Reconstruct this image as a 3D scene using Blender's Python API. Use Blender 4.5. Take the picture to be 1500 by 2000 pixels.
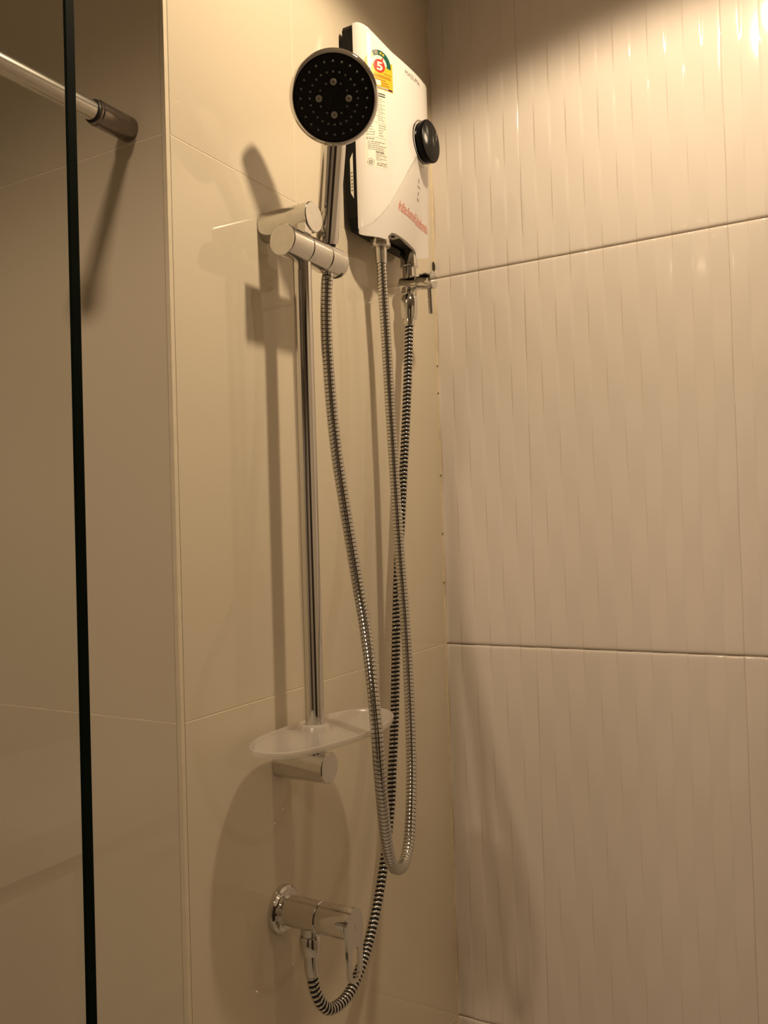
import bpy, bmesh, math, random
from mathutils import Vector, Matrix
random.seed(7)
for o in list(bpy.data.objects): bpy.data.objects.remove(o)
S = bpy.context.scene
COL = S.collection
PI = math.pi

# ------------------------------------------------------------------ camera
cam = bpy.data.cameras.new('camera'); camo = bpy.data.objects.new('camera', cam); COL.objects.link(camo)
CP = Vector((-1.28411, -0.61014, 1.38880)); YAW, PITCH, ROLL = 0.510075, 0.020531, -0.030212
fw = Vector((math.cos(YAW)*math.cos(PITCH), math.sin(YAW)*math.cos(PITCH), math.sin(PITCH)))
rt = fw.cross(Vector((0, 0, 1))).normalized(); up = rt.cross(fw)
r2 = rt*math.cos(ROLL)+up*math.sin(ROLL); u2 = -rt*math.sin(ROLL)+up*math.cos(ROLL)
M = Matrix((r2, u2, -fw)).transposed().to_4x4(); M.translation = CP
camo.matrix_world = M
cam.sensor_width = 36; cam.sensor_fit = 'AUTO'; cam.lens = 1690.92/2000*36; cam.clip_start = .02
S.camera = camo

# ------------------------------------------------------------------ world, lamps, exposure
w = bpy.data.worlds.new('world'); S.world = w; w.use_nodes = True
w.node_tree.nodes['Background'].inputs[0].default_value = (.010, .007, .005, 1)
w.node_tree.nodes['Background'].inputs[1].default_value = .2
S.view_settings.view_transform = 'Standard'; S.view_settings.look = 'None'
S.view_settings.exposure = 0.0; S.view_settings.gamma = 1.0; S.view_settings.use_curve_mapping = False
CEIL = 2.34
LAMP_A = Vector((-.490, -.49, CEIL-.018))     # downlight of the shower
LAMP_B = Vector((-1.80, -.15, CEIL-.018))    # downlight of the bathroom
WARM = (1.0, .775, .515)
def spot(name, loc, power, cone, blend, rad, col=WARM):
    l = bpy.data.lights.new(name, 'SPOT'); l.energy = power; l.color = col
    l.spot_size = math.radians(cone); l.spot_blend = blend; l.shadow_soft_size = rad
    o = bpy.data.objects.new(name, l); COL.objects.link(o); o.location = loc
    return o
spot('shower_lamp', LAMP_A, 27, 146, .22, .028)
spot('bathroom_lamp', LAMP_B, 49, 146, .3, .055, (1.0, .745, .53))

# ------------------------------------------------------------------ materials
def mat(name, col, rough=.5, metal=0, spec=.5, noise=None, bump=None, coat=0, trans=0, ior=1.45):
    m = bpy.data.materials.new(name); m.use_nodes = True
    nt = m.node_tree; b = nt.nodes['Principled BSDF']
    b.inputs['Base Color'].default_value = (*col, 1); b.inputs['Roughness'].default_value = rough
    b.inputs['Metallic'].default_value = metal; b.inputs['Specular IOR Level'].default_value = spec
    b.inputs['Coat Weight'].default_value = coat; b.inputs['Transmission Weight'].default_value = trans
    b.inputs['IOR'].default_value = ior
    tc = None
    if noise or bump:
        tc = nt.nodes.new('ShaderNodeNewGeometry')
    if noise:
        sc, amt = noise
        n = nt.nodes.new('ShaderNodeTexNoise'); n.inputs['Scale'].default_value = sc; n.inputs['Detail'].default_value = 4
        nt.links.new(tc.outputs['Position'], n.inputs['Vector'])
        r = nt.nodes.new('ShaderNodeValToRGB')
        r.color_ramp.elements[0].position = .3; r.color_ramp.elements[1].position = .7
        r.color_ramp.elements[0].color = (*[c*(1-amt) for c in col], 1)
        r.color_ramp.elements[1].color = (*[min(1, c*(1+amt)) for c in col], 1)
        nt.links.new(n.outputs['Fac'], r.inputs['Fac']); nt.links.new(r.outputs['Color'], b.inputs['Base Color'])
    if bump:
        sc, st = bump
        n = nt.nodes.new('ShaderNodeTexNoise'); n.inputs['Scale'].default_value = sc; n.inputs['Detail'].default_value = 2
        nt.links.new(tc.outputs['Position'], n.inputs['Vector'])
        bp = nt.nodes.new('ShaderNodeBump'); bp.inputs['Strength'].default_value = st; bp.inputs['Distance'].default_value = .001
        nt.links.new(n.outputs['Fac'], bp.inputs['Height']); nt.links.new(bp.outputs['Normal'], b.inputs['Normal'])
    return m
M_BEIGE = mat('beige_glazed_tile', (.70, .622, .487), .045, spec=.5, noise=(3.0, .025), bump=(7, .05))
M_WHITE = mat('white_glazed_tile', (.74, .675, .615), .07, spec=.5, noise=(4.0, .02))
M_GROUT = mat('grout', (.86, .78, .62), .8, noise=(60, .1))
M_EDGE = mat('raw_tile_edge', (.74, .655, .50), .35, noise=(60, .04))
M_GROUT2 = mat('pale_grout', (.50, .45, .38), .8, noise=(60, .08))
M_SIL = mat('silicone_bead', (.68, .57, .40), .5, noise=(40, .12))
M_SPOT = mat('dark_mould', (.05, .035, .02), .8, noise=(200, .3))
M_PAINT = mat('ceiling_paint', (.75, .72, .66), .7, noise=(8, .02))
M_FLOOR = mat('floor_tile', (.52, .48, .42), .3, noise=(6, .1))
M_CHROME = mat('chrome', (.70, .69, .67), .045, metal=1, noise=(30, .02))
M_CHROME2 = mat('satin_chrome', (.68, .67, .645), .13, metal=1, noise=(120, .04))
M_STEEL = mat('brushed_steel', (.68, .66, .62), .24, metal=1, noise=(200, .05))
M_BLACK = mat('black_plastic', (.004, .004, .004), .35, spec=.2, noise=(80, .15))
M_BLACKG = mat('black_gloss', (.002, .002, .002), .08, spec=.08, noise=(80, .15))
M_FACE = mat('black_face', (.0085, .0075, .0062), .42, spec=.25, noise=(90, .15))
M_GAP = mat('ring_gap', (.06, .05, .04), .5, noise=(80, .1))
M_RUBBER = mat('black_gap', (.006, .006, .006), .6, noise=(80, .1))
M_HOLE = mat('grey_silicone_nozzle', (.26, .26, .24), .3, noise=(90, .1))
M_JET = mat('grey_jet', (.32, .31, .27), .65, spec=.2, noise=(300, .12))
M_ENAMEL = mat('white_enamel', (.86, .83, .80), .10, spec=.5, noise=(10, .01))
M_PEARL = mat('pearl_white', (.78, .75, .72), .22, spec=.5, noise=(40, .008))
M_DARKGREY = mat('dark_grey_plastic', (.022, .020, .018), .5, noise=(60, .1))
M_YEL = mat('yellow_print', (.90, .53, .04), .3, noise=(30, .02))
M_GOLD = mat('gold_print', (.70, .45, .06), .3, noise=(30, .03))
M_GREEN = mat('green_print', (.012, .11, .075), .3, noise=(30, .05))
M_RED = mat('red_print', (.80, .06, .035), .3, noise=(30, .03))
M_REDINK = mat('red_ink', (.78, .17, .09), .4, noise=(30, .03))
M_BROWN = mat('brown_ink', (.45, .22, .02), .4, noise=(30, .05))
M_PURPLE = mat('purple_print', (.06, .015, .08), .3, noise=(30, .05))
M_LABEL = mat('cream_label', (.88, .84, .72), .4, noise=(20, .01))
M_INK = mat('black_ink', (.035, .03, .025), .5, noise=(30, .05))
M_GREYINK = mat('grey_ink', (.28, .25, .20), .5, noise=(30, .05))
M_STONE = mat('pale_stone', (.86, .83, .77), .12, noise=(14, .05))

M_ROOM = mat('brown_wall_tile', (.56, .51, .44), .12, noise=(5, .05))
M_REFL_PANEL = mat('dark_reflection_panel', (.035, .025, .018), .4, noise=(9, .2))  # for the added dark panels that darken reflections in the chrome
def glass_mat():
    m = bpy.data.materials.new('clear_glass'); m.use_nodes = True; nt = m.node_tree; nt.nodes.clear()
    out = nt.nodes.new('ShaderNodeOutputMaterial'); t = nt.nodes.new('ShaderNodeBsdfTransparent'); g = nt.nodes.new('ShaderNodeBsdfGlossy')
    f = nt.nodes.new('ShaderNodeFresnel'); mx = nt.nodes.new('ShaderNodeMixShader')
    t.inputs[0].default_value = (.960, .965, .955, 1); g.inputs['Roughness'].default_value = .0; f.inputs['IOR'].default_value = 1.5
    # the same reflectance whether a ray enters or leaves the pane
    ge = nt.nodes.new('ShaderNodeNewGeometry'); ma = nt.nodes.new('ShaderNodeMapRange')
    ma.inputs['To Min'].default_value = 1.5; ma.inputs['To Max'].default_value = 1/1.5
    nt.links.new(ge.outputs['Backfacing'], ma.inputs['Value']); nt.links.new(ma.outputs['Result'], f.inputs['IOR'])
    nt.links.new(f.outputs[0], mx.inputs[0]); nt.links.new(t.outputs[0], mx.inputs[1]); nt.links.new(g.outputs[0], mx.inputs[2])
    nt.links.new(mx.outputs[0], out.inputs[0]); return m
M_GLASS = glass_mat()
M_GEDGE = mat('glass_edge', (.003, .007, .004), .5, spec=.05, noise=(20, .2))
def frost_mat():
    m = bpy.data.materials.new('frosted_acrylic'); m.use_nodes = True; nt = m.node_tree; nt.nodes.clear()
    out = nt.nodes.new('ShaderNodeOutputMaterial')
    t = nt.nodes.new('ShaderNodeBsdfTransparent'); t.inputs[0].default_value = (.93, .91, .87, 1)
    d = nt.nodes.new('ShaderNodeBsdfDiffuse'); tl = nt.nodes.new('ShaderNodeBsdfTranslucent')
    n = nt.nodes.new('ShaderNodeTexNoise'); n.inputs['Scale'].default_value = 180; geo = nt.nodes.new('ShaderNodeNewGeometry')
    nt.links.new(geo.outputs['Position'], n.inputs['Vector'])
    cr = nt.nodes.new('ShaderNodeValToRGB'); cr.color_ramp.elements[0].color = (.90, .86, .82, 1); cr.color_ramp.elements[1].color = (.97, .94, .91, 1)
    nt.links.new(n.outputs['Fac'], cr.inputs['Fac'])
    nt.links.new(cr.outputs[0], d.inputs[0]); nt.links.new(cr.outputs[0], tl.inputs[0])
    a = nt.nodes.new('ShaderNodeMixShader'); a.inputs[0].default_value = .40; nt.links.new(d.outputs[0], a.inputs[1]); nt.links.new(tl.outputs[0], a.inputs[2])
    b = nt.nodes.new('ShaderNodeMixShader'); b.inputs[0].default_value = .36; nt.links.new(t.outputs[0], b.inputs[1]); nt.links.new(a.outputs[0], b.inputs[2])
    g = nt.nodes.new('ShaderNodeBsdfGlossy'); g.inputs['Roughness'].default_value = .25
    f = nt.nodes.new('ShaderNodeFresnel'); c = nt.nodes.new('ShaderNodeMixShader')
    ma = nt.nodes.new('ShaderNodeMapRange'); ma.inputs['To Min'].default_value = 1.45; ma.inputs['To Max'].default_value = 1/1.45
    nt.links.new(geo.outputs['Backfacing'], ma.inputs['Value']); nt.links.new(ma.outputs['Result'], f.inputs['IOR'])
    nt.links.new(f.outputs[0], c.inputs[0]); nt.links.new(b.outputs[0], c.inputs[1]); nt.links.new(g.outputs[0], c.inputs[2])
    nt.links.new(c.outputs[0], out.inputs[0]); return m
M_FROST = frost_mat()
def emit_mat(name, col, st):
    m = bpy.data.materials.new(name); m.use_nodes = True; nt = m.node_tree; nt.nodes.clear()
    o = nt.nodes.new('ShaderNodeOutputMaterial'); e = nt.nodes.new('ShaderNodeEmission')
    e.inputs[0].default_value = (*col, 1); e.inputs[1].default_value = st; nt.links.new(e.outputs[0], o.inputs[0]); return m
M_LAMP = emit_mat('lamp_diffuser', (1, .74, .46), 6)

# ------------------------------------------------------------------ mesh helpers
def V(*a): return Vector(a)
def basis(axis):
    a = Vector(axis).normalized(); r = Vector((0, 0, 1)) if abs(a.z) < .9 else Vector((1, 0, 0))
    x = r.cross(a).normalized(); y = a.cross(x); return x, y, a
class MB:
    """collects vertices and faces (with a material slot each) for one mesh"""
    def __init__(s): s.v = []; s.f = []; s.m = []
    def add(s, vs, fs, mi=0):
        o = len(s.v); s.v += [Vector(q) for q in vs]; s.f += [[i+o for i in f] for f in fs]; s.m += [mi]*len(fs)
        return s
    def box(s, a, b, mi=0):
        x0, y0, z0 = [min(p, q) for p, q in zip(a, b)]; x1, y1, z1 = [max(p, q) for p, q in zip(a, b)]
        return s.add([(x0,y0,z0),(x1,y0,z0),(x1,y1,z0),(x0,y1,z0),(x0,y0,z1),(x1,y0,z1),(x1,y1,z1),(x0,y1,z1)],
                     [(0,3,2,1),(4,5,6,7),(0,1,5,4),(1,2,6,5),(2,3,7,6),(3,0,4,7)], mi)
    def lathe(s, prof, org, axis, seg=40, mi=0):
        x, y, a = basis(axis); org = Vector(org); vs = []; fs = []; rings = []
        for r, h in prof:
            c = org+a*h
            if r < 1e-6: rings.append([len(vs)]); vs.append(c)
            else:
                rings.append(list(range(len(vs), len(vs)+seg)))
                for k in range(seg):
                    t = 2*PI*k/seg; vs.append(c+(x*math.cos(t)+y*math.sin(t))*r)
        for A, B in zip(rings, rings[1:]):
            for k in range(seg):
                k2 = (k+1) % seg
                if len(A) == 1 and len(B) == 1: continue
                if len(A) == 1: fs.append((A[0], B[k2], B[k]))
                elif len(B) == 1: fs.append((A[k], A[k2], B[0]))
                else: fs.append((A[k], A[k2], B[k2], B[k]))
        return s.add(vs, fs, mi)
    def cyl(s, r, org, axis, h0, h1, ch=.0008, seg=40, mi=0):
        return s.lathe([(0,h0),(r-ch,h0),(r,h0+ch),(r,h1-ch),(r-ch,h1),(0,h1)], org, axis, seg, mi)
    def tube(s, pts, rad, seg=20, mi=0, caps=True):
        pts = [Vector(p) for p in pts]; n = len(pts)
        if not hasattr(rad, '__len__'): rad = [rad]*n
        T = [(pts[min(i+1, n-1)]-pts[max(i-1, 0)]).normalized() for i in range(n)]
        x = basis(T[0])[0]; vs = []; fs = []
        for i in range(n):
            x = (x-T[i]*x.dot(T[i])).normalized(); y = T[i].cross(x)
            for k in range(seg):
                t = 2*PI*k/seg; vs.append(pts[i]+(x*math.cos(t)+y*math.sin(t))*rad[i])
        for i in range(n-1):
            for k in range(seg):
                k2 = (k+1) % seg; fs.append((i*seg+k, i*seg+k2, (i+1)*seg+k2, (i+1)*seg+k))
        if caps: fs.append(tuple(range(seg))[::-1]); fs.append(tuple((n-1)*seg+k for k in range(seg)))
        return s.add(vs, fs, mi)
    def prism(s, pts, frm, h, mi=0):
        """pts 2-D polygon; frm(u, v, k) -> 3-D point at depth k"""
        n = len(pts); vs = [frm(u, v, 0) for u, v in pts]+[frm(u, v, h) for u, v in pts]
        return s.add(vs, [tuple(range(n))[::-1], tuple(range(n, 2*n))]+[(i, (i+1) % n, n+(i+1) % n, n+i) for i in range(n)], mi)
def wloc(o):
    p = Vector((0, 0, 0))
    while o: p = p+o.location; o = o.parent
    return p
def build(name, mb, mats, parent=None, origin=None, smooth=30, fix=True):
    if not isinstance(mats, (list, tuple)): mats = [mats]
    org = Vector(origin) if origin is not None else (wloc(parent) if parent else Vector((0, 0, 0)))
    me = bpy.data.meshes.new(name); me.from_pydata([v-org for v in mb.v], [], mb.f); me.update()
    for m in mats: me.materials.append(m)
    if len(mats) > 1: me.polygons.foreach_set('material_index', mb.m)
    if fix:
        b = bmesh.new(); b.from_mesh(me); bmesh.ops.recalc_face_normals(b, faces=b.faces); b.to_mesh(me); b.free()
    if smooth:
        me.shade_smooth(); me.set_sharp_from_angle(angle=math.radians(smooth))
    o = bpy.data.objects.new(name, me); COL.objects.link(o)
    if parent: o.parent = parent; o.location = org-wloc(parent)
    else: o.location = org
    return o
def build_print(*a, **k):
    o = build(*a, **k); o['kind'] = 'stuff'; return o
def tag(o, label, cat, group=None):
    o['label'] = label; o['category'] = cat
    if group: o['group'] = group
    return o
def thing(name, label, cat, loc, group=None):
    o = bpy.data.objects.new(name, None); COL.objects.link(o); o.location = loc; o.empty_display_size = .05
    return tag(o, label, cat, group)
def struct(name, mb, mats, **k):
    o = build(name, mb, mats, **k); o['kind'] = 'structure'; return o
def boolean(o, cutter):
    md = o.modifiers.new('cut', 'BOOLEAN'); md.operation = 'DIFFERENCE'; md.object = cutter; md.solver = 'EXACT'
    bpy.context.view_layer.update()
    me = bpy.data.meshes.new_from_object(o.evaluated_get(bpy.context.evaluated_depsgraph_get()))
    o.modifiers.clear(); o.data = me; bpy.data.objects.remove(cutter)
def catmull(P, n=8):
    P = [Vector(p) for p in P]; Q = [P[0]*2-P[1]]+P+[P[-1]*2-P[-2]]; out = []
    for i in range(1, len(Q)-2):
        a, b, c, d = Q[i-1:i+3]
        for k in range(n):
            t = k/n
            out.append(.5*((2*b)+(c-a)*t+(2*a-5*b+4*c-d)*t*t+(3*b-a-3*c+d)*t**3))
    out.append(P[-1]); return out

# ------------------------------------------------------------------ the room
XR = -.6243          # the free end of the beige wall
G = .0008            # half a joint
mb = MB().box((XR+.0062, .00035, 0), (.3, .4, CEIL)).box((XR+.00035, .0062, 0), (XR+.02, .4, CEIL)); wall_back = struct('wall_back', mb, M_GROUT)
mb = MB().box((.0030, -1.35, 0), (.25, .009, CEIL)); wall_right = struct('wall_right', mb, M_GROUT2)
mb = MB().box((XR+.00035, .4, 0), (XR+.3, 1.25, CEIL)); wall_left = struct('wall_left', mb, M_GROUT)
struct('floor', MB().box((-3.05, -1.35, -.1), (.25, 1.35, 0)), M_FLOOR)
struct('ceiling', MB().box((-3.05, -1.35, CEIL), (.25, 1.35, CEIL+.1)), M_PAINT)
struct('wall_front', MB().box((-3.05, -1.45, 0), (.25, -1.35, CEIL)), M_ROOM)
struct('wall_rear', MB().box((-3.05, -1.35, 0), (-2.95, 1.35, CEIL)), M_ROOM)
struct('wall_far', MB().box((-3.05, 1.25, 0), (XR+.3, 1.35, CEIL)), M_ROOM)

def flat_tile(parent, lo, hi, axis, face, mt, thick=.009, ch=.0004):
    """a flat tile; axis 'y': lies on the plane y=face looking to -y, 'x': on x=face looking to -x"""
    (a0, z0), (a1, z1) = lo, hi
    f = (lambda a, z, k: (a, face+k, z)) if axis == 'y' else (lambda a, z, k: (face+k, a, z))
    q = lambda d, k: [f(a0+d, z0+d, k), f(a1-d, z0+d, k), f(a1-d, z1-d, k), f(a0+d, z1-d, k)]
    vs = q(ch, 0)+q(0, ch)+q(0, thick); fs = [(0, 1, 2, 3)]
    for b in (0, 4):
        for i in range(4): fs.append((b+i, b+(i+1) % 4, b+4+(i+1) % 4, b+4+i))
    return build('tile', MB().add(vs, fs), mt, parent, smooth=0, fix=True)
rows = [(0, .6), (.6, 1.2), (1.2, 1.8), (1.8, CEIL)]
for z0, z1 in rows:
    for x0, x1 in ((XR+.0058, -.3935), (-.3935, -.0015)):
        flat_tile(wall_back, (x0+G*.5, z0+G*.6), (x1-G*.5, z1-G*.6), 'y', 0, M_BEIGE)
    for y0, y1 in ((0.0060, .6), (.6, 1.2)):
        flat_tile(wall_left, (y0+G*.5, z0+G*.6), (y1-G*.5, z1-G*.6), 'x', XR, M_BEIGE)
# free corner: bevelled tile edge trim, and the silicone bead in the inner corner
struct('trim_1', MB().box((XR+.0002, .0002, 0), (XR+.0056, .0056, CEIL)), M_EDGE)
t2 = struct('trim_2', MB().tube([(-.0003, -.0003, 0), (-.0003, -.0003, 1.2), (-.0003, -.0003, CEIL)], .0022, 12), M_SIL)
build('grout_chip', MB().tube([(-.006, -.0022, 1.8095), (-.0055, -.0026, 1.815), (-.006, -.0026, 1.8215), (-.0065, -.002, 1.826)], [.0012, .0024, .0024, .0010], 8), M_SPOT, t2)
for z in (1.655, 1.61, 1.475, 1.38, 1.30):
    build('mould_spot', MB().lathe([(0, -.0004), (.0011, -.0002), (.0009, .0004), (0, .0006)], (-.0030, -.0022, z), (-1, -.7, 0), 8), M_SPOT, t2)

# wavy white tiles: twelve upright strips a tile, neighbours in opposite phase
AMP = .00068
def wave_tile(y_hi, y_lo, z0, z1, tile_hi):
    """tile between y_lo<y<y_hi; tile_hi is where its first strip would begin (cut tiles start later)"""
    mb = MB(); sw = .30/12; us = set()
    g = .0001; a, b = y_hi-g, y_lo+g; c, d = z0+.0011, z1-.0011
    for i in range(13):
        yb = tile_hi-i*sw
        for dy in (-sw*.5, -sw*.25, -.0042, -.0027, -.0018, -.0011, -.0005, 0, .0005, .0011, .0018, .0027, .0042, sw*.25): us.add(round(yb+dy, 6))
    e = [0, .0006, .0014, .0028, .0048]
    us = [u for u in us if b+e[-1]+.0004 < u < a-e[-1]-.0004]
    us = sorted(us+[a-q for q in e]+[b+q for q in e])
    n = max(8, int((d-c)/.0125)); zs = [c+q for q in e]+[c+(d-c)*k/n for k in range(1, n)]+[d-q for q in e[::-1]]
    def strip(y, ph):
        # steps that turn away from the room's lamp are crisp, the others roll over softly
        t = (tile_hi-y)/sw; i = math.floor(t); fr = (t-i)*sw
        s = 1 if i % 2 else -1
        tr = .0011 if (s if fr < sw/2 else -s)*ph > 0 else .0027
        if fr < tr: q = fr/tr*.5+.5; return s*(2*(3*q*q-2*q**3)-1)
        if fr > sw-tr: q = (sw-fr)/tr*.5+.5; return s*(2*(3*q*q-2*q**3)-1)
        return s
    def cush(y):
        t = (tile_hi-y)/sw; f = t-math.floor(t); return 1-(2*f-1)**2
    def edge(q): 
        q = min(1, max(0, q/.0048)); return (1-math.sqrt(max(0, 1-(1-q)**2)))
    vs = []
    for z in zs:
        ph = math.cos(2*PI*(z-1.6)/.2)
        for y in us:
            h = AMP*strip(y, ph)*ph+.00016*cush(y)
            h -= .0016*max(edge(z-c), edge(d-z))+.0006*max(edge(a-y), edge(y-b))
            vs.append((-h, y, z))
    k = len(us); fs = [(i*k+j, i*k+j+1, (i+1)*k+j+1, (i+1)*k+j) for i in range(len(zs)-1) for j in range(k-1)]
    mb.add(vs, fs)
    # sides back to the wall bed
    rim = list(range(k))+[i*k+k-1 for i in range(1, len(zs))]+[(len(zs)-1)*k+j for j in range(k-2, -1, -1)]+[i*k for i in range(len(zs)-2, 0, -1)]
    bk = [(.0105, vs[i][1], vs[i][2]) for i in rim]; o = len(vs)
    mb.v += [Vector(q) for q in bk]; m = len(rim)
    for i in range(m): mb.f.append([rim[i], rim[(i+1) % m], o+(i+1) % m, o+i]); mb.m.append(0)
    return build('tile', mb, M_WHITE, wall_right, smooth=60)
Y1 = -.1537
cols = [(-.0012, Y1, Y1+.3)]+[(Y1-.3*i, max(Y1-.3*(i+1), -1.35), Y1-.3*i) for i in range(4)]
for z0, z1 in rows:
    for a, b, t in cols: wave_tile(a, b, z0, z1, t)

# ------------------------------------------------------------------ water heater
XC, HW, YB, DP = -.189, .095, -.0240, .044
ZB, ZT = 1.7845, 2.0760
def surf(x):
    t = max(-1, min(1, (x-XC)/HW)); return YB-DP*math.sqrt(1-t*t)
NA = 400
_xs = [XC-HW*math.cos(PI*i/NA) for i in range(NA+1)]; _ss = [0]
for i in range(NA): _ss.append(_ss[-1]+math.hypot(_xs[i+1]-_xs[i], surf(_xs[i+1])-surf(_xs[i])))
def interp(v, A, B):
    if v <= A[0]: return B[0]
    for i in range(len(A)-1):
        if v <= A[i+1]: return B[i]+(B[i+1]-B[i])*(v-A[i])/(A[i+1]-A[i])
    return B[-1]
def x_of(s): return interp(s, _ss, _xs)
def s_of(x): return interp(x, _xs, _ss)
STOT = _ss[-1]
ARC_S = [0, .0029, .0199, .0330, .0466, .0595, .0752, .0881, .0995, .115, .135, .160, .19, .23, STOT]
ARC_Z = [1.7955, 1.7962, 1.8018, 1.815, 1.8307, 1.8498, 1.8712, 1.8895, 1.9041, 1.921, 1.936, 1.943, 1.944, 1.944, 1.944]
def arc(s): return interp(s, ARC_S, ARC_Z)
def smooth01(t): t = max(0, min(1, t)); return t*t*(3-2*t)
def rnd_end(u): u = max(0, min(1, u)); return 1-math.sqrt(max(0, 1-u*u))
def low_z(s): return ZB+.045*rnd_end((s-STOT+.112)/.112)+.006*rnd_end((.020-s)/.020)
def rim_z(fr, s): return -.016*rnd_end((s-STOT+.070)/.070)+interp(fr, [0, .15, .3, .46, .65, .865, 1], [2.0752, 2.0762, 2.0755, 2.0716, 2.0620, 2.0502, 2.0460])
def shell_y(s, z):
    """y of the front shell at arc length s along its ellipse and height z"""
    x = x_of(s); y = surf(x); fr = (YB-y)/DP
    # dome of the upper rim
    top = rim_z(fr, s)
    q = min(1, max(0, (top-z)/.012)); k = math.sqrt(max(0, 1-(1-q)**2)); y = YB+(y-YB)*(.80+.20*k)
    za = arc(s)
    if z < za:
        d = za-z; rec = (.0010*smooth01(d/.0015)+.021*(d/.150)**1.2)*smooth01(fr*1.25)*smooth01((STOT-s)/.085)
        y = min(YB-.001, y+rec)
    return y
def on_shell(s, z, off=.0004):
    x = x_of(s); e = .0004
    tx = x_of(min(STOT, s+e))-x_of(max(0, s-e)); ty = surf(x_of(min(STOT, s+e)))-surf(x_of(max(0, s-e)))
    n = Vector((ty, -tx, 0)); n.normalize()
    if n.y > 0: n = -n
    return Vector((x, shell_y(s, z), z))+n*off*.4
heater = thing('water_heater', 'white electric water heater with a black dial and yellow energy label on the beige wall', 'water heater', (XC, 0, ZB))
mb = MB(); NS = 90; SS = [STOT*(.5-.5*math.cos(PI*i/NS)) for i in range(NS+1)]
nlo, nhi = 36, 46; vs = []; gridm = []
for s in SS:
    fr = (YB-surf(x_of(s)))/DP; top = rim_z(fr, s); za = arc(s); zl = low_z(s)
    zc = [zl+(za-zl)*(i/nlo) for i in range(nlo)]+[za]
    zc += [za+(top-za)*(1-(1-i/nhi)**1.6) for i in range(1, nhi+1)]
    for z in zc: vs.append((x_of(s), shell_y(s, min(z, za-1e-5) if z < za else z), z))
nz = nlo+nhi+1; fs = []; ms = []
for i in range(NS):
    for j in range(nz-1):
        fs.append((i*nz+j, (i+1)*nz+j, (i+1)*nz+j+1, i*nz+j+1)); ms.append(1 if j < nlo else 0)
mb.add(vs, fs); mb.m = ms
# skirt: top and bottom lips folded back to the base, bottom one 2.5 mm thick
o = len(mb.v); mb.v += [Vector((v[0], YB+.002, v[2]+.000)) for v in [vs[i*nz+nz-1] for i in range(NS+1)]]
for i in range(NS): mb.f.append([i*nz+nz-1, (i+1)*nz+nz-1, o+i+1, o+i]); mb.m.append(0)
o = len(mb.v)
for i in range(NS+1):
    v = Vector(vs[i*nz]); c = Vector((XC, YB, v.z)); d = (c-v); d.z = 0
    L = d.length; d = d/L if L > 1e-6 else Vector((0, 1, 0)); mb.v.append(v+d*min(.003, L))
o2 = len(mb.v)
for i in range(NS+1): mb.v.append(mb.v[o+i]+Vector((0, 0, .020)))
for i in range(NS):
    mb.f.append([i*nz, (i+1)*nz, o+i+1, o+i]); mb.m.append(1)
    mb.f.append([o+i, o+i+1, o2+i+1, o2+i]); mb.m.append(1)
shell = build('front_shell', mb, [M_ENAMEL, M_PEARL], heater, smooth=28)
# the notch cut into the lower lip for the pipes
nb = MB(); pts = []
x0, x1, zt = -.2560, -.1500, ZB+.0125
pts = [(x0, ZB-.02), (x0+.004, ZB+.004), (x0+.013, zt-.001), (x0+.02, zt), (x1-.010, zt), (x1-.003, zt-.003), (x1, ZB+.004), (x1, ZB-.02)]
nb.prism(pts, lambda u, v, k: (u, -.09+k, v), .0655)
cut = build('cutter', nb, M_PEARL, smooth=0); boolean(shell, cut)
shell.data.shade_smooth(); shell.data.set_sharp_from_angle(angle=math.radians(28))
# black base plate with chamfered corners
XL, XRT = XC-HW+.0002, XC+HW-.0002
bp = [(XL, 1.812), (XL+.010, 1.797), (XRT-.034, 1.797), (XRT, 1.838), (XRT, 2.068), (XRT-.004, 2.0755), (XL+.0025, 2.0755), (XL, 2.070)]
base = build('base_plate', MB().prism(bp, lambda u, v, k: (u, YB-.0005+k, v), .0170), M_BLACK, heater, smooth=0)
build('mount_block', MB().box((XL+.003, -.0075, 2.030), (XL+.05, 0, 2.060)), M_BLACK, heater, smooth=0)
build('mount_block', MB().box((XRT-.05, -.0075, 2.030), (XRT-.003, 0, 2.060)), M_BLACK, heater, smooth=0)
lab = build('side_label', MB().prism([(-.0222, 1.838), (-.0178, 1.846), (-.0178, 1.892), (-.0222, 1.900)][::-1], lambda u, v, k: (XL-.0001-k, u+.0035, v), .0003), M_LABEL, heater, smooth=0)
lab['label'] = 'pale narrow sticker'
mbp = MB()
for i, z in enumerate((1.848, 1.853, 1.857, 1.862, 1.867, 1.872)): mbp.box((XL-.0006, -.0181, z), (XL-.0004, -.0155, z+.0022))
build_print('small_print', mbp, M_GREYINK, lab, smooth=0)
# inner bottom seen through the notch
ib = [(x_of(s), shell_y(s, 1.802)+.005) for s in [STOT*k/16 for k in range(1, 16)]]
ib = [(x, y) for x, y in ib if y < YB-.004 and x < -.128]
ib = [(ib[0][0], YB-.001)]+ib+[(ib[-1][0], YB-.001)]
build('inner_bottom', MB().prism(ib, lambda u, v, k: (u, v, 1.8005+k), .006), M_DARKGREY, heater, smooth=0)
build('screw_tab', MB().box((-.2375, -.050, 1.7985), (-.2100, -.036, 1.8004)), M_PEARL, heater, smooth=0)
build('screw', MB().lathe([(0, 0), (.0028, 0), (.0026, -.0014), (0, -.0016)], (-.2225, -.044, 1.7985), (0, 0, 1), 12), M_DARKGREY, heater)
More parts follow.
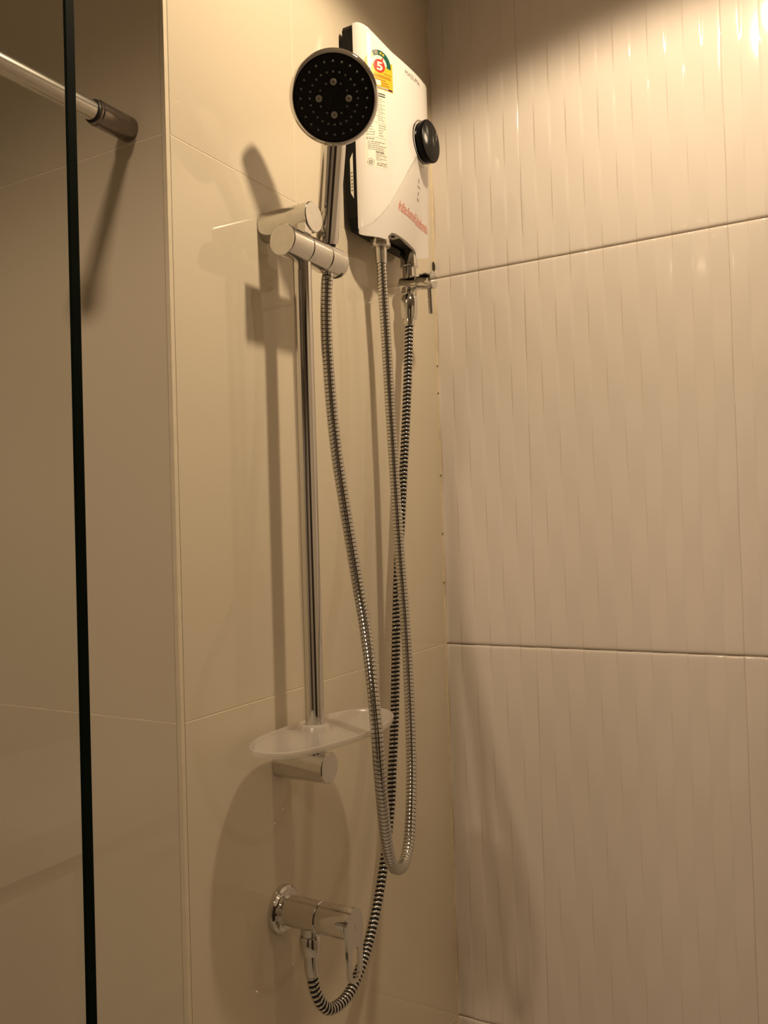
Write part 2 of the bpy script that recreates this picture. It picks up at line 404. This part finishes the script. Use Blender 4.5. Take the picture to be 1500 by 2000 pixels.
# dial
DX, DZ = -.167, 1.945; dy = surf(DX)
ring = build('dial_ring', MB().lathe([(.0295, .004), (.0325, .004), (.0330, .001), (.0322, -.0012), (.0295, -.0014)], (DX, dy, DZ), (0, 1, 0), 48), M_STEEL, heater)
ring2 = build('dial_seat', MB().lathe([(0, .0), (.0295, .0), (.0295, -.0016), (0, -.0016)], (DX, dy, DZ), (0, 1, 0), 48), M_ENAMEL, heater)
dial = build('dial', MB().lathe([(0, -.0010), (.0278, -.0010), (.0286, -.003), (.0300, -.0115), (.0297, -.0132), (.0285, -.0142), (.016, -.0150), (0, -.0152)], (DX, dy, DZ), (0, 1, 0), 56), M_BLACKG, heater)
dial['label'] = 'black round dial'
build('dial_pointer', MB().box((DX+.0155, dy-.01535, DZ+.006), (DX+.0165, dy-.0148, DZ+.018)), M_GREYINK, dial, smooth=0)

# ---- flat print on the shell, laid on its curve
def patch(mb, s0, s1, z0, z1, off, mi=0, n=6):
    k = 3; vs = [on_shell(s0+(s1-s0)*i/n, z0+(z1-z0)*j/k, off) for i in range(n+1) for j in range(k+1)]
    return mb.add(vs, [(i*(k+1)+j, (i+1)*(k+1)+j, (i+1)*(k+1)+j+1, i*(k+1)+j+1) for i in range(n) for j in range(k)], mi)
def sector(mb, cs, cz, r0, r1, a0, a1, off, mi=0, n=18, k=5):
    vs = []
    for i in range(n+1):
        a = math.radians(a0+(a1-a0)*i/n)
        for q in range(k+1):
            r = r0+(r1-r0)*q/k; vs.append(on_shell(cs+r*math.cos(a), cz+r*math.sin(a), off))
    return mb.add(vs, [(i*(k+1)+q, i*(k+1)+q+1, (i+1)*(k+1)+q+1, (i+1)*(k+1)+q) for i in range(n) for q in range(k)], mi)
def poly(mb, pts, off, mi=0):
    return mb.add([on_shell(s, z, off) for s, z in pts], [tuple(range(len(pts)))], mi)
def text_mesh(txt, size, xscale=1, spacing=1, weight=0):
    c = bpy.data.curves.new('t', 'FONT'); c.body = txt; c.size = 1; c.align_x = 'CENTER'; c.align_y = 'CENTER'
    c.space_character = spacing; c.resolution_u = 3; c.offset = weight
    o = bpy.data.objects.new('t', c); COL.objects.link(o); bpy.context.view_layer.update()
    me = bpy.data.meshes.new_from_object(o.evaluated_get(bpy.context.evaluated_depsgraph_get()))
    vs = [(v.co.x, v.co.y) for v in me.vertices]; fs = [tuple(q.vertices) for q in me.polygons]
    bpy.data.objects.remove(o); bpy.data.curves.remove(c); bpy.data.meshes.remove(me)
    if not vs: return [], []
    x0, x1 = min(v[0] for v in vs), max(v[0] for v in vs); y0, y1 = min(v[1] for v in vs), max(v[1] for v in vs)
    return [((x-(x0+x1)/2), (y-(y0+y1)/2)) for x, y in vs], fs, x1-x0, y1-y0
def shell_text(name, txt, cs, cz, width, height, mt, parent, off=.0010, weight=0, spacing=1):
    r = text_mesh(txt, 1, weight=weight, spacing=spacing)
    if not r[0]: return None
    vs, fs, wd, ht = r
    mb = MB().add([on_shell(cs+x/wd*width, cz+y/ht*height, off) for x, y in vs], fs)
    return build(name, mb, mt, parent, smooth=0, fix=False)
# energy label
C_S, C_Z = .0365, 2.0205
el = build('energy_label', patch(MB(), .0165, .0600, 1.9875, 2.0275, .0003, n=10), M_YEL, heater, smooth=0, fix=False)
el['label'] = 'yellow energy label with a green and gold arc around a red figure 5'
build('label_paper', sector(MB(), C_S, C_Z, 0, .0205, 0, 180, .0005, n=24), M_LABEL, el, smooth=0, fix=False)
build('gold_arc', sector(MB(), C_S, C_Z, .0132, .0205, 122, 184, .0008), M_GOLD, el, smooth=0, fix=False)
build('green_arc', sector(MB(), C_S, C_Z, .0132, .0205, -6, 122, .0008), M_GREEN, el, smooth=0, fix=False)
mb = MB()
for a in (79, 64):
    a = math.radians(a); st = []
    for k in range(10):
        r = .0024 if k % 2 == 0 else .0011; t = a+k*PI/5; st.append((C_S+.0169*math.cos(a)+r*math.cos(t), C_Z+.0169*math.sin(a)+r*math.sin(t)))
    poly(mb, st, .0011)
build_print('star', mb, M_YEL, el, smooth=0, fix=False)
a = math.radians(102); build('silver_patch', sector(MB(), C_S, C_Z, .0140, .0198, 95, 113, .0011), M_GREYINK, el, smooth=0, fix=False)
build('red_disc', sector(MB(), C_S+.0008, C_Z-.0012, 0, .0092, 0, 360, .0011, n=28), M_RED, el, smooth=0, fix=False)
build('red_leaf', poly(MB(), [(C_S+.001, C_Z+.0072), (C_S+.0045, C_Z+.0085), (C_S+.0058, C_Z+.0125), (C_S+.0072, C_Z+.0088), (C_S+.0062, C_Z+.0058)], .0012), M_RED, el, smooth=0, fix=False)
shell_text('figure', '5', C_S+.0010, C_Z-.0016, .0092, .0118, M_LABEL, el, .0015, weight=.03)
mb = MB()
for z, a, b in ((2.0095, .044, .0575), (2.0055, .022, .0560), (2.0035, .022, .0565), (1.9998, .024, .0475)): patch(mb, a, b, z, z+.0013, .0007)
build_print('orange_print', mb, M_BROWN, el, smooth=0, fix=False)
mb = MB()
for z, a, b in ((1.9965, .040, .0515), (1.9932, .040, .053), (2.0128, .0195, .0255)): patch(mb, a, b, z, z+.0014, .0007)
build_print('small_print', mb, M_BROWN, el, smooth=0, fix=False)
build('white_box', patch(MB(), .029, .0385, 1.9925, 1.9995, .0006), M_LABEL, el, smooth=0, fix=False)
build('purple_strip', patch(MB(), .022, .0588, 1.9886, 1.9910, .0007), M_PURPLE, el, smooth=0, fix=False)
build('strip_print', patch(MB(), .025, .051, 1.9892, 1.9903, .0010), M_LABEL, el, smooth=0, fix=False)
# white information label
il = build('information_label', patch(MB(), .0128, .0470, 1.8790, 1.9850, .0003, n=8), M_LABEL, heater, smooth=0, fix=False)
il['label'] = 'cream label with rows of small print'
build('heading_bar', patch(MB(), .026, .0450, 1.9768, 1.9815, .0006), M_INK, il, smooth=0, fix=False)
build('heading_print', patch(MB(), .029, .0444, 1.9783, 1.9797, .0009), M_LABEL, il, smooth=0, fix=False)
mb = MB(); rnd = random.Random(3)
def words(mb, z, a, b, h):
    q = a
    while q < b-.001:
        L = min(b, q+rnd.uniform(.0022, .0055)); patch(mb, q, L, z, z+h*rnd.uniform(.8, 1.1), .0007, n=1); q = L+rnd.uniform(.0005, .0011)
z = 1.9735
for k in range(12):
    words(mb, z, .0325 if k % 3 else .026, .0440 if k % 2 else .040, .0007); z -= .0027
for k in range(5):
    words(mb, 1.9365-.0035*k, .0152, .0255 if k < 3 else .0275, .0011); words(mb, 1.9365-.0035*k, .0335, .0445 if k < 2 else .040, .0010)
words(mb, 1.9163, .0150, .0262, .0018)
for k, e in enumerate((.0430, .0330, .0450, .0400, .0410)): words(mb, 1.9128-.0026*k, .0170, e, .0010)
for k, e in enumerate((.0435, .0450, .0330, .0450, .0370)): words(mb, 1.8966-.0020*k, .0283, e, .0007)
words(mb, 1.8815, .0290, .0455, .0011)
build_print('small_print', mb, M_GREYINK, il, smooth=0, fix=False)
mb = MB()
for z in (1.9402, 1.9193): patch(mb, .0145, .0455, z, z+.0003, .0006)
build_print('ruled_line', mb, M_GREYINK, il, smooth=0, fix=False)
shell_text('name_print', 'MAZUMA', .0345, 1.8998, .0125, .0022, M_INK, il, .0010, weight=.02)
shell_text('standard_print', 'มอก. 1693-2547', .0370, 1.8848, .0155, .0022, M_INK, il, .0010)
cs, cz = .0205, 1.8852
sector(mb := MB(), cs, cz, .0046, .0049, 0, 360, .0008, n=28)
build('mark_circle', mb, M_INK, il, smooth=0, fix=False)
mb = MB(); k = .0036; q = .0004
for sx, sz in ((1, 1), (1, -1), (-1, 1), (-1, -1)):
    poly(mb, [(cs+sx*q, cz+sz*q), (cs+sx*(k-q), cz+sz*q), (cs+sx*q, cz+sz*(k-q))], .0008)
build('mark_diamond', mb, M_INK, il, smooth=0, fix=False)
sector(mb := MB(), cs, cz, .0013, .0017, 0, 360, .0011, n=20); build('mark_ring', mb, M_LABEL, il, smooth=0, fix=False)
# print on the shell itself
shell_text('name_print', 'MAZUMA', .1095, 2.0290, .0430, .0062, M_GREYINK, heater, .0008)
shell_text('warning_print', 'คำเตือน:อันตรายถ้าไม่ติดตั้งสายดิน', .1270, 1.8370, .1150, .0145, M_REDINK, heater, .0012)
shell_text('lamp_print', 'Heater', .1330, 1.8823, .0125, .0036, M_GREYINK, heater, .0010, weight=.01)
shell_text('lamp_print', 'ELB', .1340, 1.8648, .0085, .0036, M_GREYINK, heater, .0010, weight=.01)
for s, z in ((.1310, 1.8900), (.1335, 1.8728)):
    build('indicator_lamp', patch(MB(), s-.0009, s+.0009, z-.0030, z+.0030, .0008, n=1), M_INK, heater, smooth=0, fix=False)

# ------------------------------------------------------------------ heater outlet (part of the heater)
HO = V(-.2435, -.035, 0)
build('outlet_nut', MB().lathe([(0, 1.803), (.0125, 1.803), (.0132, 1.801), (.0132, 1.784), (.0142, 1.783), (.0142, 1.7795), (.0120, 1.778), (0, 1.778)], HO, (0, 0, 1), 40), M_STEEL, heater)
build('inlet_nut', MB().lathe([(0, 1.801), (.0122, 1.801), (.0127, 1.800), (.0127, 1.7795), (.0135, 1.7785), (.0135, 1.7760), (.0125, 1.7750), (0, 1.7750)], (-.1490, -.0300, 0), (0, 0, 1), 40), M_CHROME, heater)

# ------------------------------------------------------------------ stop valve under the heater
VX, VY = -.1515, -.0300
sv = thing('stop_valve', 'small chrome lever stop valve under the right side of the water heater', 'valve', (VX, VY, 1.70))
build('stem', MB().lathe([(0, 1.7745), (.0088, 1.7745), (.0088, 1.752), (0, 1.752)], (VX, VY, 0), (0, 0, 1), 32), M_CHROME, sv)
build('body', MB().cyl(.0110, (VX, VY, 1.7500), (0, -1, 0), -.013, .0165, .002), M_CHROME, sv)
kn = build('knob', MB().lathe([(0, .0168), (.0102, .0168), (.0108, .0185), (.0118, .020), (.0130, .036), (.0130, .0405), (.0124, .0412), (0, .0412)], (VX, VY, 1.7500), (0, -1, 0), 40), M_CHROME, sv)
build('lever', MB().tube([(VX, VY-.0340, 1.740), (VX, VY-.0345, 1.718), (VX, VY-.0350, 1.7010)], .0034, 20), M_CHROME, kn)
build('coupling_nut', MB().lathe([(0, 1.744), (.0098, 1.744), (.0104, 1.7375), (.0092, 1.733), (.0122, 1.7265), (.0128, 1.722), (.0125, 1.712), (.0110, 1.6985), (.0104, 1.6975), (0, 1.6975)], (VX-.0015, VY, 0), (0, 0, 1), 40), M_CHROME, sv)

# ------------------------------------------------------------------ hoses
def arclen(P):
    L = [0]
    for a, b in zip(P, P[1:]): L.append(L[-1]+(b-a).length)
    return L
def sampler(P):
    L = arclen(P); n = len(P)
    T = [(P[min(i+1, n-1)]-P[max(i-1, 0)]).normalized() for i in range(n)]
    X = []; x = basis(T[0])[0]
    for t in T: x = (x-t*x.dot(t)).normalized(); X.append(x)
    import bisect
    def at(s):
        s = max(0, min(L[-1]-1e-7, s)); i = max(0, min(n-2, bisect.bisect_right(L, s)-1)); f = (s-L[i])/(L[i+1]-L[i])
        p = P[i].lerp(P[i+1], f); t = T[i].lerp(T[i+1], f).normalized(); x = X[i].lerp(X[i+1], f); x = (x-t*x.dot(t)).normalized()
        return p, x, t.cross(x)
    return L[-1], at
def ringed_hose(P, pitch, prof, seg=18, helix=False):
    """prof: list of (fraction of the pitch, radius, slot)"""
    L, at = sampler(catmull(P, 10)); mb = MB(); n = int(L/pitch); k = len(prof); vs = []
    for i in range(n):
        for fr, r, sl in prof:
            for j in range(seg):
                s = (i+fr+(j/seg if helix else 0))*pitch; p, x, y = at(s); t = 2*PI*j/seg
                vs.append(p+(x*math.cos(t)+y*math.sin(t))*r)
    N = n*k; fs = []; ms = []
    for a in range(N-1):
        for j in range(seg):
            if j < seg-1: q = (a*seg+j, a*seg+j+1, (a+1)*seg+j+1, (a+1)*seg+j)
            else:
                if not helix: q = (a*seg+j, a*seg, (a+1)*seg, (a+1)*seg+j)
                elif a+1+k < N: q = (a*seg+j, (a+k)*seg, (a+k+1)*seg, (a+1)*seg+j)
                else: continue
            fs.append(q); ms.append(prof[a % k][2])
    mb.add(vs, fs); mb.m = ms; return mb
H1 = [(-0.4045, -0.0525, 1.7000), (-0.4115, -0.0535, 1.6917), (-0.4117, -0.051, 1.658), (-0.411, -0.05, 1.6212), (-0.4108, -0.051, 1.5902), (-0.4105, -0.054, 1.5345), (-0.4115, -0.06, 1.4787), (-0.4123, -0.068, 1.4265), (-0.412, -0.076, 1.3747), (-0.4158, -0.087, 1.3208), (-0.4244, -0.099, 1.2803), (-0.4425, -0.116, 1.2311), (-0.456, -0.129, 1.1721), (-0.4554, -0.131, 1.1273), (-0.445, -0.128, 1.0791), (-0.4277, -0.122, 1.033), (-0.4067, -0.116, 1.0029), (-0.3797, -0.109, 0.9869), (-0.3548, -0.104, 0.9853), (-0.3301, -0.098, 1.0035), (-0.3063, -0.09, 1.0463), (-0.2855, -0.081, 1.0987), (-0.262, -0.068, 1.1867), (-0.2481, -0.058, 1.2666), (-0.2404, -0.05, 1.3355), (-0.2361, -0.044, 1.4127), (-0.2341, -0.04, 1.4908), (-0.234, -0.037, 1.5692), (-0.2353, -0.035, 1.6548), (-0.2401, -0.035, 1.718), (-0.2425, -0.035, 1.7500), (-0.2435, -0.035, 1.765)]
hose = thing('shower_hose', 'chrome ringed shower hose hanging in a long loop from the hand shower to the heater', 'hose', (-.2823, -.055, .937))
prof = [(0, .0060, 1), (.07, .0060, 1), (.12, .0069, 0), (.55, .0071, 0), (.94, .0069, 0)]
hc = build('ringed_tube', ringed_hose(H1, .0048, prof), [M_CHROME2, M_GAP], hose, smooth=35, fix=True)
build('end_sleeve', MB().tube([(-.2436, -.035, 1.7785), (-.2434, -.035, 1.770), (-.2428, -.035, 1.756)], [.0088, .0086, .0078], 28), M_STEEL, hose)
H3 = [(-0.1535, -0.0300, 1.7015), (-0.1560, -0.0303, 1.6770), (-0.1641, -0.031, 1.6230), (-0.1754, -0.031, 1.5469), (-0.1844, -0.029, 1.4724), (-0.1933, -0.027, 1.3988), (-0.2035, -0.025, 1.3264), (-0.2108, -0.024, 1.2547), (-0.2165, -0.023, 1.1837), (-0.224, -0.023, 1.1138), (-0.2351, -0.024, 1.06), (-0.246, -0.026, 1.0142), (-0.2624, -0.028, 0.9712), (-0.2794, -0.03, 0.9365), (-0.3003, -0.033, 0.9046), (-0.3292, -0.037, 0.8712), (-0.3617, -0.042, 0.8495), (-0.3933, -0.046, 0.836), (-0.4182, -0.047, 0.8331), (-0.4419, -0.046, 0.838), (-0.4557, -0.043, 0.8533), (-0.4618, -0.04, 0.8728), (-0.4640, -0.039, 0.894), (-0.4645, -0.039, 0.9150)]
fh = thing('supply_hose', 'black and chrome spiral striped supply hose curving up from the wall valve', 'hose', (-.4182, -.047, .826))
prof = [(0, .0060, 1), (.08, .0059, 1), (.47, .0059, 1), (.51, .0068, 0), (.60, .0071, 0), (.88, .0071, 0), (.98, .0068, 0)]
build('spiral_tube', ringed_hose(H3, .0058, prof, helix=True), [M_CHROME2, M_RUBBER], fh, smooth=35)
build('end_sleeve', MB().tube([(-.4646, -.039, .9100), (-.4645, -.039, .8960), (-.4635, -.0392, .886)], [.0082, .0082, .0078], 28), M_CHROME, fh)
build('end_sleeve', MB().tube([(-.1533, -.0300, 1.7000), (-.1538, -.0300, 1.6930), (-.1544, -.0301, 1.6880)], [.0082, .0082, .0078], 28), M_CHROME, fh)

# ------------------------------------------------------------------ slide rail
RX, RY = -.459, -.050
rail = thing('slide_rail', 'chrome shower slide rail with slider on two round wall brackets', 'shower rail', (RX, 0, 1.105))
build('rail_tube', MB().lathe([(0, 1.1195), (.0107, 1.1195), (.0107, 1.7495), (0, 1.7495)], (RX, RY, 0), (0, 0, 1), 48), M_CHROME, rail)
for z in (1.7495, 1.1215):
    b = build('wall_bracket', MB().cyl(.0175, (RX, 0, z), (0, -1, 0), 0, .0685, .0009, 56), M_CHROME2, rail)
SZ = 1.7150; SY = RY-.003
sl = build('slider', MB().cyl(.0176, (0, SY, SZ), (1, 0, 0), -.4618, -.4228, .0006, 56), M_CHROME2, rail)
build('slider_knob', MB().cyl(.0176, (0, SY, SZ), (1, 0, 0), -.5010, -.4624, .0008, 56), M_CHROME2, sl)
hold = build('hand_shower_holder', MB().cyl(.0176, (0, SY, SZ), (1, 0, 0), -.4222, -.3870, .0012, 56), M_CHROME2, sl)
boolean(hold, build('cutter', MB().box((-.3960, SY-.03, SZ-.03), (-.3905, SY+.03, SZ-.0135)), M_CHROME2, smooth=0))
hold.data.shade_smooth(); hold.data.set_sharp_from_angle(angle=math.radians(30))
build('release_tab', MB().prism([(-.476, 1.7280), (-.4630, 1.7280), (-.4615, 1.7375), (-.4665, 1.7385), (-.4700, 1.7350), (-.4755, 1.7395)], lambda u, v, k: (u, SY-.014+k, v), .010), M_CHROME, sl, smooth=0)

# ------------------------------------------------------------------ hand shower
HC = V(-.4674, -.1050, 1.8731)
view = (CP-HC).normalized()
hn = (view+V(0, 0, -.06)).normalized()
hu = (V(0, 0, 1)-hn*hn.z).normalized(); hr = hu.cross(hn)
hs = thing('hand_shower', 'chrome hand shower with a round black spray face held in the slider', 'shower head', (-.400, -.050, 1.73))
HB = V(-.4060, -.0510, 1.7370)
hp = catmull([HB, (-.4180, -.0650, 1.787), (-.4318, -.0800, 1.8355), (-.4390, -.0865, 1.856), (-.4470, -.0930, 1.872)], 8)
hr_ = [interp(i/(len(hp)-1), [0, .02, .5, .8, 1], [.0130, .0138, .0146, .0146, .0120]) for i in range(len(hp))]
hd = build('handle', MB().tube(hp, hr_, 40), M_CHROME, hs)
ax = (HB-Vector(hp[4])).normalized()
build('handle_groove', MB().tube([hp[19]+hn*.0136, hp[22]+hn*.0138, hp[25]+hn*.0138], [.0012, .0016, .0012], 10), M_DARKGREY, hd)
build('handle_collar', MB().cyl(.0110, HB, ax, -.001, .0035, .0008), M_RUBBER, hs)
build('hose_cone', MB().lathe([(0, .003), (.0098, .003), (.0092, .010), (.0080, .020), (.0078, .034), (0, .034)], HB, ax, 36), M_STEEL, hs)
R = .0503
head = build('head_shell', MB().lathe([(.0440, -.004), (.0449, .0002), (.0455, .0012), (.0464, .0012), (.0488, -.0002), (.0499, -.0020), (R, -.0050), (R, -.0120), (.0490, -.0190), (.0465, -.0250), (.040, -.0300), (.028, -.0335), (.014, -.0350), (0, -.0355)], HC, hn, 72), M_CHROME, hs)
face = build('spray_face', MB().lathe([(0, .0012), (.020, .0010), (.040, .0004), (.0442, -.0003), (.0450, -.0015), (0, -.003)], HC, hn, 64), M_FACE, hs)
face['label'] = 'black round spray face'
def fp(r, ang, h=0): return HC+hr*(r*math.cos(ang))+hu*(r*math.sin(ang))+hn*h
mb = MB(); holes = MB()
def nozzle(r, a):
    c = fp(r, a, .0003)
    mb.lathe([(.00125, 0), (.0012, .0012), (.0008, .0017), (.00055, .0017), (.0005, .0006)], c, hn, 10)
for k in range(24): nozzle(.0372, PI/2+2*PI*k/24)
for k in range(24): nozzle(.0268, PI/2+2*PI*k/24)
for q in range(4):
    for d in (-.5, .5): nozzle(.0168, PI/2+PI/2*q+d)
nz_ = build('nozzles', mb, M_HOLE, face); nz_['kind'] = 'stuff'
for q in range(4):
    j = build('spray_jet', MB().lathe([(0, .0019), (.0006, .0019), (.0022, .0027), (.0035, .0023), (.0038, .0008), (.0038, -.001)], fp(.0167, PI/2*q), hn, 28), M_JET, face)
    build('jet_hole', MB().lathe([(0, .0021), (.0007, .0021)], fp(.0167, PI/2*q), hn, 10), M_RUBBER, j, fix=False)
mb = MB()
for k in range(16):
    a = 2*PI*(k+.5)/16; c = fp(.0100, a, .0016); d = hr*math.cos(a)+hu*math.sin(a); e = hn.cross(d)
    mb.add([c+d*x+e*y for x, y in ((-.0011, -.0005), (.0011, -.0007), (.0011, .0007), (-.0011, .0005))], [(0, 1, 2, 3)])
sl_ = build('slots', mb, M_RUBBER, face, smooth=0, fix=False); sl_['kind'] = 'stuff'
build('centre_ring', MB().lathe([(.0022, .0012), (.0026, .0020), (.0032, .0020), (.0036, .0012)], HC, hn, 24), M_RUBBER, face)

# ------------------------------------------------------------------ soap dish
dish = thing('soap_dish', 'frosted clear oval soap dish clipped on the lower end of the rail', 'soap dish', (RX, RY, 1.158))
DP_ = [(-.5746, -.0676), (-.567, -.041), (-.527, -.0190), (-.458, -.0165), (-.395, -.025), (-.352, -.042), (-.338, -.070), (-.371, -.104), (-.438, -.1185), (-.5135, -.1086), (-.560, -.092)]
lp = catmull([(x, y, 0) for x, y in DP_[-2:]+DP_+DP_[:3]], 8)[16:16+8*len(DP_)]
cen = V(-.457, -.066, 0)
def ring_at(k, z): return [cen+(q-cen)*k+V(0, 0, z) for q in lp]
n = len(lp); rings = [ring_at(.10, 1.1585), ring_at(.95, 1.1585), ring_at(.99, 1.1595), ring_at(1.0, 1.1625), ring_at(1.0, 1.1655), ring_at(.985, 1.1660), ring_at(.965, 1.1650), ring_at(.945, 1.1622), ring_at(.10, 1.1622)]
vs = [q for r in rings for q in r]; fs = []
for a in range(len(rings)-1):
    for j in range(n): fs.append((a*n+j, a*n+(j+1) % n, (a+1)*n+(j+1) % n, (a+1)*n+j))
fs.append(tuple(range(n))); fs.append(tuple((len(rings)-1)*n+j for j in range(n)))
build('tray', MB().add(vs, fs), M_FROST, dish)
build('rail_collar', MB().lathe([(.0112, 1.1622), (.0112, 1.1690), (.0122, 1.1705), (.0160, 1.1685), (.0185, 1.1640), (.0190, 1.1622)], (RX, RY, 0), (0, 0, 1), 40), M_FROST, dish)

# ------------------------------------------------------------------ wall valve
WX, WZ = -.465, .954
wv = thing('wall_valve', 'chrome lever angle valve with round flange low on the beige wall', 'valve', (WX, 0, WZ))
build('flange', MB().lathe([(0, 0), (.0270, 0), (.0272, .0025), (.0262, .006), (.0235, .0082), (.0190, .0086), (.0185, .0105), (0, .0105)], (WX, 0, WZ), (0, -1, 0), 56), M_CHROME, wv)
build('body', MB().cyl(.0172, (WX, 0, WZ), (0, -1, 0), .008, .0552, .0010, 48), M_CHROME, wv)
kb = build('knob', MB().cyl(.0175, (WX, 0, WZ), (0, -1, 0), .0558, .0965, .0010, 48), M_CHROME, wv)
outl = []
Ro = .0172
for i in range(17): t = PI*i/16; outl.append((WX+Ro*math.cos(t), WZ+Ro*math.sin(t)))
for i in range(17): t = PI+PI*i/16; outl.append((WX+Ro*.86*math.cos(t), .9060+Ro*.86*math.sin(t)))
lev = build('lever', MB().prism(outl, lambda u, v, k: (u, -.0960-k, v), .0034), M_CHROME, kb, smooth=25)
sp = []
for i in range(13): t = PI*i/12; sp.append((WX+.0075*math.cos(t), .9215+.0075*math.sin(t)))
for i in range(13): t = PI+PI*i/12; sp.append((WX+.0075*math.cos(t), .9020+.0075*math.sin(t)))
boolean(lev, build('cutter', MB().prism(sp, lambda u, v, k: (u, -.085-k, v), .03), M_CHROME, smooth=0))
lev.data.shade_smooth(); lev.data.set_sharp_from_angle(angle=math.radians(25))
build('lever_mark', MB().lathe([(0, 0), (.0042, 0), (.0040, .0003), (0, .0003)], (WX+.002, -.0994, .951), (0, -1, 0), 6), M_STEEL, lev)
build('outlet', MB().lathe([(0, .946), (.0110, .946), (.0104, .936), (.0100, .930), (0, .930)], (WX, -.039, 0), (0, 0, 1), 36), M_CHROME, wv)
build('outlet_nut', MB().lathe([(0, .9315), (.0112, .9315), (.0124, .9290), (.0124, .9180), (.0108, .9105), (0, .9105)], (WX, -.039, 0), (0, 0, 1), 40), M_CHROME, wv)

# ------------------------------------------------------------------ glass screen and its bar
gx0, gx1, gy = -.938, -.930, -.2145
gs = thing('glass_screen', 'clear glass shower screen with a dark green upright edge at the left', 'glass screen', (gx0+.005, .5, .02))
build('pane', MB().box((gx0, gy+.0012, .02), (gx1, 1.235, 2.12)), M_GLASS, gs, smooth=0)
build('polished_edge', MB().add([(gx0, gy+.0011, .02), (gx0+.001, gy, .02), (gx1-.001, gy, .02), (gx1, gy+.0011, .02), (gx0, gy+.0011, 2.12), (gx0+.001, gy, 2.12), (gx1-.001, gy, 2.12), (gx1, gy+.0011, 2.12)],
      [(0, 1, 5, 4), (1, 2, 6, 5), (2, 3, 7, 6), (3, 0, 4, 7), (0, 3, 2, 1), (4, 5, 6, 7)]), M_GEDGE, gs, smooth=0)['label'] = 'dark green polished glass edge'
BY, BZ = .0510, 1.8155
bar = thing('support_bar', 'round steel bar reaching from the shaded left wall to the glass screen', 'bar', (XR, BY, BZ))
build('bar_tube', MB().cyl(.0098, (XR, BY, BZ), (-1, 0, 0), .030, .3052, .0006, 40), M_STEEL, bar)
M_GUN = mat('dark_satin_metal', (.30, .265, .24), .22, metal=1, noise=(120, .04))
wc = build('wall_socket', MB().lathe([(0, 0), (.0128, 0), (.0130, .001), (.0130, .044), (.0122, .0452), (.0122, .0470), (.0112, .0480), (.0100, .0480)], (XR, BY, BZ), (-1, 0, 0), 44), M_GUN, bar)
wc['label'] = 'dark satin wall socket'
build('seal_ring', MB().lathe([(.0098, .0478), (.0114, .0480), (.0116, .0492), (.0112, .0502), (.0098, .0502)], (XR, BY, BZ), (-1, 0, 0), 36), M_DARKGREY, bar)
build('glass_clamp', MB().cyl(.0150, (XR, BY, BZ), (-1, 0, 0), .2920, .3055, .001, 40), M_CHROME2, bar)

# ------------------------------------------------------------------ downlights
for L, lb in ((LAMP_A, 'round white ceiling downlight over the shower'), (LAMP_B, 'round white ceiling downlight in the middle of the bathroom')):
    d = thing('downlight', lb, 'ceiling light', (L.x, L.y, CEIL))
    build('rim', MB().lathe([(.050, CEIL-.0005), (.058, CEIL-.0005), (.057, CEIL-.005), (.051, CEIL-.006), (.050, CEIL-.004)], (L.x, L.y, 0), (0, 0, 1), 40), M_PAINT, d)
    build('diffuser', MB().lathe([(0, CEIL-.001), (.050, CEIL-.001), (.050, CEIL-.003), (0, CEIL-.003)], (L.x, L.y, 0), (0, 0, 1), 40), M_LAMP, d)

# ------------------------------------------------------------------ what the glass and chrome mirror: vanity, and dark panels added for the chrome to reflect
va = thing('vanity', 'pale vanity unit with a thick pale stone top, mirrored in the glass screen', 'vanity', (-1.75, 1.0, 0))
build('counter_top', MB().box((-2.45, .70, .800), (-1.02, 1.249, .865)), M_STONE, va, smooth=0)
build('carcass', MB().box((-2.42, .74, .12), (-1.05, 1.249, .800)), M_STONE, va, smooth=0)
for i in range(2):
    for j in range(2):
        dr = build('drawer', MB().box((-2.41+.68*i, .722, .15+.32*j), (-1.75+.68*i, .74, .455+.32*j)), M_STONE, va, smooth=0)
        build('drawer_handle', MB().box((-2.18+.68*i, .705, .40+.32*j), (-1.98+.68*i, .722, .412+.32*j)), M_STEEL, dr, smooth=0)
struct('reflection_panel_1', MB().box((-2.95, -.95, 0), (-2.91, -.05, 2.05)), M_REFL_PANEL, smooth=0)  # unseen dark slab behind the camera, added to put dark streaks in the chrome
struct('reflection_panel_2', MB().box((-1.75, -1.35, 0), (-.95, -1.31, 2.05)), M_REFL_PANEL, smooth=0)  # another unseen slab, added on the front wall for dark reflections
